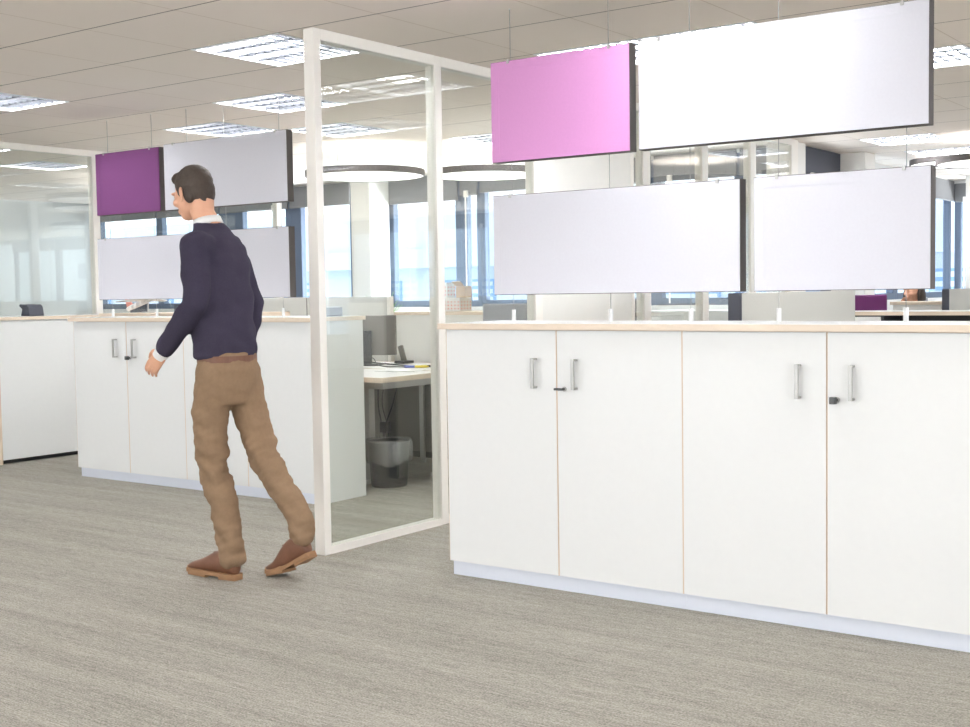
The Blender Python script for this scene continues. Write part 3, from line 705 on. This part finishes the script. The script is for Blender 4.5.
b = B(); box(b, 0, L_, 0, .03, 0, 1.135); obj('front_panel', b, 'column', t)
b = B(); box(b, -.02, L_, -.02, .35, 1.135, 1.16); obj('top', b, 'wood', t)
b = B(); box(b, 0, .03, .03, .7, 0, 1.135); box(b, L_-.03, L_, .03, .35, 0, 1.135); obj('side_panel', b, 'column', t)
p = atY(865, 300, 11.1); chair((p.x, 11.1, 0), .15, 'purple', 'purple upholstered chair below the short white panel', 1.215, .38)
p = atY(891, 300, 13.3); chair((max(p.x, -4.02), 13.3, 0), -.3, 'chairgrey', 'light grey chair between the purple chair and the seated person', 1.17, .26)

# ------------------------------------------------------------------ people
def hand(bm, w, d, palm_n, side, L=.19, curl=.5):
    """w wrist point, d direction along the hand, palm_n palm normal, side = towards the thumb"""
    d, pn, s = Vector(d).normalized(), Vector(palm_n).normalized(), Vector(side).normalized(); w = Vector(w)
    k = L/.19
    R3 = Matrix((s, d, pn)).transposed()
    ball(bm, w+d*.05*k, .041*k, .055*k, .017*k, R3)
    ball(bm, w+d*.075*k, .040*k, .030*k, .014*k, R3)
    for f_, ln in ((-.030, .058), (-.0105, .072), (.0105, .078), (.030, .070)):
        p0 = w+d*.055*k+s*f_*k; p = w+d*.092*k+s*f_*1.08*k; pts = [(p0, .009*k), (p, .0092*k)]; dd = d.copy()
        for j, q in enumerate((.45, .32, .27)):
            dd = (dd+pn*curl*(.45+.25*j)).normalized(); p = p+dd*ln*q*k; pts.append((p.copy(), (.0085-.001*j)*k))
        chain(bm, pts)
    p0 = w+d*.02*k+s*.02*k; p1 = p0+(d*.5+s*.75+pn*.25).normalized()*.042*k; p2 = p1+(d*.85+s*.3+pn*.35).normalized()*.034*k; p3 = p2+(d*.95+pn*.4).normalized()*.026*k
    chain(bm, [(p0, .014*k), (p1, .0115*k), (p2, .010*k), (p3, .0085*k)])
def head(bm, c, rot, k=1.0):
    """head built facing -X, origin at its centre"""
    c = Vector(c)
    def P(x, y, z): return c+rot @ Vector((x*k, y*k, z*k))
    ball(bm, P(.018, 0, .035), .098*k, .076*k, .088*k, rot)
    ball(bm, P(-.03, 0, -.015), .066*k, .062*k, .088*k, rot)
    ball(bm, P(-.052, 0, -.085), .036*k, .036*k, .028*k, rot)
    ball(bm, P(-.01, 0, -.055), .065*k, .054*k, .045*k, rot)
    cap(bm, P(-.088, 0, .010), P(-.102, 0, -.022), .009*k, .0125*k)          # nose
    for s in (-1, 1):
        ball(bm, P(-.100, s*.011, -.027), .009*k, .008*k, .007*k, rot)
        ball(bm, P(-.085, s*.031, .024), .014*k, .022*k, .008*k, rot)        # brow
        ball(bm, P(-.075, s*.032, .004), .013*k, .014*k, .011*k, rot)        # eyelids
        ball(bm, P(-.058, s*.045, -.025), .03*k, .02*k, .022*k, rot)         # cheeks
        e = rot @ Matrix.Rotation(s*.35, 3, 'Z')
        ball(bm, P(.014, s*.082, -.006), .019*k, .006*k, .032*k, e); ball(bm, P(.008, s*.081, -.036), .011*k, .006*k, .011*k, e)
    cap(bm, P(-.092, -.018, -.058), P(-.092, .018, -.058), .007*k); cap(bm, P(-.089, -.015, -.069), P(-.089, .015, -.069), .0075*k)
    return P
V = Vector
O = V((-4.36, 3.94, 0))
man = thing('walking_person', O, 'person in navy jumper, khaki trousers and brown shoes walking to the left', 'person')
# joints (world metres)
nH, fH = V((-4.35, 3.865, .99)), V((-4.335, 4.01, .99))
nK, fK = V((-4.365, 3.845, .535)), V((-4.195, 4.015, .545))
nA, fA = V((-4.262, 3.85, .105)), V((-3.965, 4.015, .205))
nS, fS = V((-4.38, 3.80, 1.53)), V((-4.44, 4.055, 1.52))
nE, fE = V((-4.345, 3.755, 1.26)), V((-4.375, 4.14, 1.26))
nW, fW = V((-4.545, 3.74, 1.06)), V((-4.435, 4.125, 1.03))
neck0, neck1, hc = V((-4.41, 3.94, 1.57)), V((-4.49, 3.94, 1.69)), V((-4.555, 3.94, 1.78))
hr = Matrix.Rotation(-.24, 3, 'Y') @ Matrix.Rotation(0, 3, 'Z')
bm = B()
P_ = head(bm, hc, hr, 1.0)
chain(bm, [(neck0, .062), (neck1, .055), (neck1+V((-.0, 0, .06)), .056)])
loft(bm, [(-4.345, 3.94, .93, .07, .09), (-4.355, 3.94, 1.10, .08, .10), (-4.38, 3.94, 1.3, .08, .11), (-4.405, 3.94, 1.48, .07, .12), (-4.415, 3.94, 1.58, .05, .07)])
chain(bm, [(nH, .055), (nK, .042), (nA, .033)]); chain(bm, [(fH, .055), (fK, .042), (fA, .033)])
chain(bm, [(nS, .042), (nE, .034), (nW, .026)]); chain(bm, [(fS, .042), (fE, .034), (fW, .026)])
cap(bm, nA, nA+V((-.15, 0, -.06)), .03); cap(bm, fA, fA+V((-.11, 0, -.13)), .03)
dn_ = (nW-nE).normalized(); hand(bm, nW+dn_*.015, dn_, V((-.1, 1, .05)), V((-.85, -.1, .5)), .19, .4)
df_ = (fW-fE).normalized(); hand(bm, fW+df_*.015, df_, V((-.2, -1, 0)), V((-1, .2, .1)), .19, .45)
remesh('body', bm, 'skin', man, .0045, 3, off=O)
# hair
bm = B()
P = lambda x, y, z: hc+hr @ V((x, y, z))
ball(bm, P(.024, 0, .044), .100, .081, .089, hr); ball(bm, P(.055, 0, .0), .072, .070, .085, hr); ball(bm, P(-.045, 0, .088), .05, .058, .034, hr)
ball(bm, P(.07, 0, -.045), .042, .052, .045, hr)
for s in (-1, 1): ball(bm, P(-.008, s*.066, .022), .016, .013, .04, hr); ball(bm, P(.04, s*.062, -.01), .03, .02, .05, hr)
remesh('hair', bm, 'hair', man, .006, 2, disp=lambda c: .002*noise.noise(c*60), off=O)
for s in (-1, 1):
    bm = B(); ball(bm, P(-.083, s*.032, .003), .0085, u=12, v=8); e_ = obj('eye', bm, 'shirt', man, smooth=True); e_.location = -O
    bm = B(); ball(bm, P(-.0900, s*.032, .003), .0032, u=10, v=6); i_ = obj('iris', bm, 'black', e_, smooth=True)
# shirt collar
bm = B()
lathe(bm, [(.064, -.04), (.061, .018), (.066, .022), (.071, -.008), (.066, -.012), (.064, .01)], (0, 0, 0), 28)
bmesh.ops.rotate(bm, verts=bm.verts[:], cent=(0, 0, 0), matrix=Matrix.Rotation(-.28, 3, 'Y')); bmesh.ops.translate(bm, verts=bm.verts[:], vec=V((-4.455, 3.94, 1.636))-O)
o = obj('shirt_collar', bm, 'shirt', man, smooth=True); s_ = o.modifiers.new('s', 'SOLIDIFY'); s_.thickness = .003
# jumper
def folds(amp, f1, f2):
    return lambda c: amp*(noise.noise(V((c.x*f1, c.y*f1, c.z*f2)))+.5*noise.noise(V((c.x*f1*2.3+7, c.y*f1*2, c.z*f2*1.7))))
bm = B()
loft(bm, [(-4.355, 3.94, 1.015, .122, .152), (-4.36, 3.94, 1.06, .130, .158), (-4.375, 3.94, 1.18, .130, .156), (-4.39, 3.94, 1.32, .128, .160), (-4.405, 3.94, 1.44, .122, .168), (-4.415, 3.94, 1.53, .105, .158), (-4.425, 3.94, 1.59, .082, .10), (-4.438, 3.94, 1.625, .074, .076), (-4.446, 3.94, 1.64, .070, .070)], sup=.92)
chain(bm, [(nS+V((0, .03, -.02)), .078), (nS, .070), (nS.lerp(nE, .5), .067), (nE, .058), (nE.lerp(nW, .6), .052), (nW, .043)])
chain(bm, [(fS+V((0, -.03, -.02)), .078), (fS, .070), (fS.lerp(fE, .5), .067), (fE, .056), (fE.lerp(fW, .6), .049), (fW, .041)])
remesh('jumper', bm, 'navy', man, .0075, 6, disp=folds(.012, 7, 11), off=O)
for w_, e0 in ((nW, nE), (fW, fE)):
    bm = B(); d_ = (w_-e0).normalized(); cyl(bm, w_+d_*.02, w_+d_*.052, .037, .034, 20)
    o = obj('shirt_cuff', bm, 'shirt', man, smooth=False); o.location = -O
# trousers
bm = B()
loft(bm, [(-4.345, 3.94, .80, .11, .135), (-4.34, 3.94, .88, .126, .150), (-4.342, 3.94, .96, .126, .152), (-4.352, 3.94, 1.04, .118, .146)])
def leg(h, k, a, rs):
    kk = h.lerp(k, .5)+V((-.02, 0, 0)); c_ = k.lerp(a, .35)+V((.02, 0, 0))
    chain(bm, [(h+V((0, 0, -.05)), rs[0]), (kk, rs[1]), (k, rs[2]), (c_, rs[3]), (a+V((0, 0, .06)), rs[4]), (a+V((0, 0, .0)), rs[5])])
leg(nH, nK, nA, (.094, .086, .071, .069, .060, .063)); leg(fH, fK, fA, (.093, .084, .070, .067, .058, .060))
def tf(c):
    z = c.z; near = math.exp(-((z-.52)/.16)**2)+math.exp(-((z-.16)/.11)**2)*1.0
    return (.007+.012*near)*(noise.noise(V((c.x*11, c.y*11, z*20+c.x*9)))+.4*noise.noise(V((c.x*16+3, c.y*16, z*38-c.x*20))))
remesh('trousers', bm, 'khaki', man, .007, 4, disp=tf, off=O)
# shoes
def shoe(toe, heel, y, pitch, nm):
    """profile along X; built flat then pitched about the toe"""
    L_ = heel-toe
    def tr(x, yy, z):
        a = pitch; X_ = x-toe; px0 = .09
        if X_ > px0 and a: dx = X_-px0; return V((toe+px0+dx*math.cos(a)-z*math.sin(a), yy, z*math.cos(a)+dx*math.sin(a)))
        return V((x, yy, z))
    bm = B(); secs = [(.0, .012, .012, .03), (.02, .036, .02, .052), (.06, .046, .03, .066), (.12, .047, .04, .085), (.17, .042, .05, .115), (.22, .038, .055, .135), (.27, .037, .055, .13), (.31, .034, .055, .125), (.325, .02, .05, .11)]
    L2 = []
    for (dx, hw, zm, zt) in secs:
        ring = []
        for i in range(16):
            a = 2*PI*i/16; yy = y+hw*math.copysign(abs(math.cos(a))**.8, math.cos(a)); z = .022+(zt-.022)*(.5+.5*math.sin(a))
            ring.append(bm.verts.new(tr(toe+dx*L_/.325, yy, z)))
        L2.append(ring)
    for A, C_ in zip(L2, L2[1:]):
        for i in range(16): bm.faces.new((A[i], A[(i+1) % 16], C_[(i+1) % 16], C_[i]))
    bm.faces.new(L2[0][::-1]); bm.faces.new(L2[-1])
    s = obj('shoe', bm, 'leather', man, smooth=True, sub=1); s.location = -O
    bm = B(); outl = [(0, .015), (.02, .040), (.06, .050), (.12, .050), (.17, .043), (.22, .040), (.28, .040), (.32, .032), (.33, .018)]
    up, lo = [], []
    for sgn, seq in ((1, outl), (-1, outl[::-1])):
        for dx, hw in seq:
            zt = .028
            up.append(bm.verts.new(tr(toe+dx*L_/.325, y+sgn*hw, zt+(.008 if dx < .01 else 0)))); lo.append(bm.verts.new(tr(toe+dx*L_/.325, y+sgn*hw, .012 if dx >= .02 else .016)))
    bm.faces.new(up); bm.faces.new(lo[::-1]); n_ = len(up)
    for i in range(n_): bm.faces.new((lo[i], lo[(i+1) % n_], up[(i+1) % n_], up[i]))
    for v_ in [tr(toe+dx*L_/.325, y+s_*.037, z) for dx, s_, z in ()]: pass
    # heel block
    hb = [bm.verts.new(tr(toe+dx*L_/.325, y+s_*hw, z)) for z in (0, .013) for dx, s_, hw in ((.235, -1, .040), (.325, -1, .026), (.325, 1, .026), (.235, 1, .040))]
    for f_ in ((3, 2, 1, 0), (4, 5, 6, 7), (0, 1, 5, 4), (1, 2, 6, 5), (2, 3, 7, 6), (3, 0, 4, 7)): bm.faces.new([hb[i] for i in f_])
    # ball of the foot reaches the ground
    fb = [bm.verts.new(tr(toe+dx*L_/.325, y+s_*hw, z)) for z in (0, .013) for dx, s_, hw in ((.03, -1, .040), (.15, -1, .044), (.15, 1, .044), (.03, 1, .040))]
    for f_ in ((3, 2, 1, 0), (4, 5, 6, 7), (0, 1, 5, 4), (1, 2, 6, 5), (2, 3, 7, 6), (3, 0, 4, 7)): bm.faces.new([fb[i] for i in f_])
    so = obj('sole', bm, 'sole', s)
    bm = B()
    for k in range(3):
        p = tr(toe+.15+.02*k, y, .10+.012*k); cyl(bm, p+V((0, -.018, -.006)), p+V((0, .018, -.006)), .0025, n=8)
    obj('laces', bm, 'leather', s)
shoe(-4.545, -4.215, 3.85, 0, 'near'); shoe(-4.195, -3.87, 4.015, .50, 'far')
# wristwatch-like bright strap is left out; belt
bm = B(); lathe(bm, [(1, 0), (1, .03), (.97, .03), (.97, 0), (1, 0)], (0, 0, 0), 32)
for v_ in bm.verts: v_.co = V((v_.co.x*.122-4.348, v_.co.y*.150+3.94, v_.co.z+.995))
o = obj('belt', bm, 'leather', man); o.location = -O

# seated person at the far desk, head resting on a hand
p = atY(914, 293, 12.0)
SO = V((p.x, 12.0, 0))
sp_ = thing('seated_person', SO, 'person in dark top with brown hair sitting at the far desk, head resting on hand', 'person')
R180 = Matrix.Rotation(PI/2*.55, 3, 'Z')
sc_ = V((0, 0, 1.235))
bm = B(); head(bm, sc_, R180, .95); chain(bm, [((0, .02, 1.02), .05), ((0, .0, 1.16), .045)])
chain(bm, [((-.17, .03, .98), .04), ((-.20, -.15, .80), .035), ((-.09, -.16, 1.02), .025)]); hand(bm, (-.085, -.16, 1.04), (.15, .15, 1), (1, 0, 0), (0, -1, .2), .17, .4)
chain(bm, [((.17, .03, .98), .04), ((.20, -.15, .80), .035), ((.05, -.28, .80), .025)]); hand(bm, (.03, -.29, .80), (-1, -.2, 0), (0, 0, -1), (0, -1, 0), .17, .3)
loft(bm, [(0, .06, .52, .14, .12), (0, .05, .7, .12, .10), (0, .04, .9, .14, .10), (0, .03, 1.02, .10, .07)])
remesh('body', bm, 'skin', sp_, .006, 2)
bm = B(); loft(bm, [(0, .07, .50, .17, .14), (0, .06, .7, .145, .12), (0, .05, .88, .17, .125), (0, .04, .99, .17, .105), (0, .03, 1.06, .08, .07)])
chain(bm, [((-.17, .03, .98), .058), ((-.20, -.15, .80), .05), ((-.10, -.16, 1.02), .036)]); chain(bm, [((.17, .03, .98), .058), ((.20, -.15, .80), .05), ((.09, -.25, .80), .038)])
remesh('top', bm, 'anthracite', sp_, .008, 4)
bm = B(); chain(bm, [((-.09, .07, .53), .09), ((-.10, -.34, .53), .07), ((-.10, -.34, .10), .05)]); chain(bm, [((.09, .07, .53), .09), ((.10, -.34, .53), .07), ((.10, -.34, .10), .05)]); remesh('trousers', bm, 'black', sp_, .01, 3)
bm = B(); ball(bm, sc_+V((0, .03, .04)), .085, .095, .088); ball(bm, sc_+V((-.05, .0, -.06)), .05, .07, .13); ball(bm, sc_+V((.075, -.01, -.06)), .035, .07, .13); ball(bm, sc_+V((0, .07, -.08)), .07, .05, .12)
remesh('hair', bm, 'hair', sp_, .008, 2)
for s in (-1, 1):
    bm = B(); box(bm, s*.10-.045, s*.10+.045, -.46, -.28, 0, .07); obj('shoe', bm, 'black', sp_, .02)
t = thing('stool', SO+V((0, .07, 0)), 'grey stool under the seated person', 'stool')
b = B(); cyl(b, (0, 0, .36), (0, 0, .415), .17, n=24); obj('seat', b, 'chairgrey', t, .01)
b = B(); cyl(b, (0, 0, .03), (0, 0, .36), .025); obj('column', b, 'dkmetal', t)
b = B(); cyl(b, (0, 0, 0), (0, 0, .03), .20, n=24); obj('base', b, 'dkmetal', t)
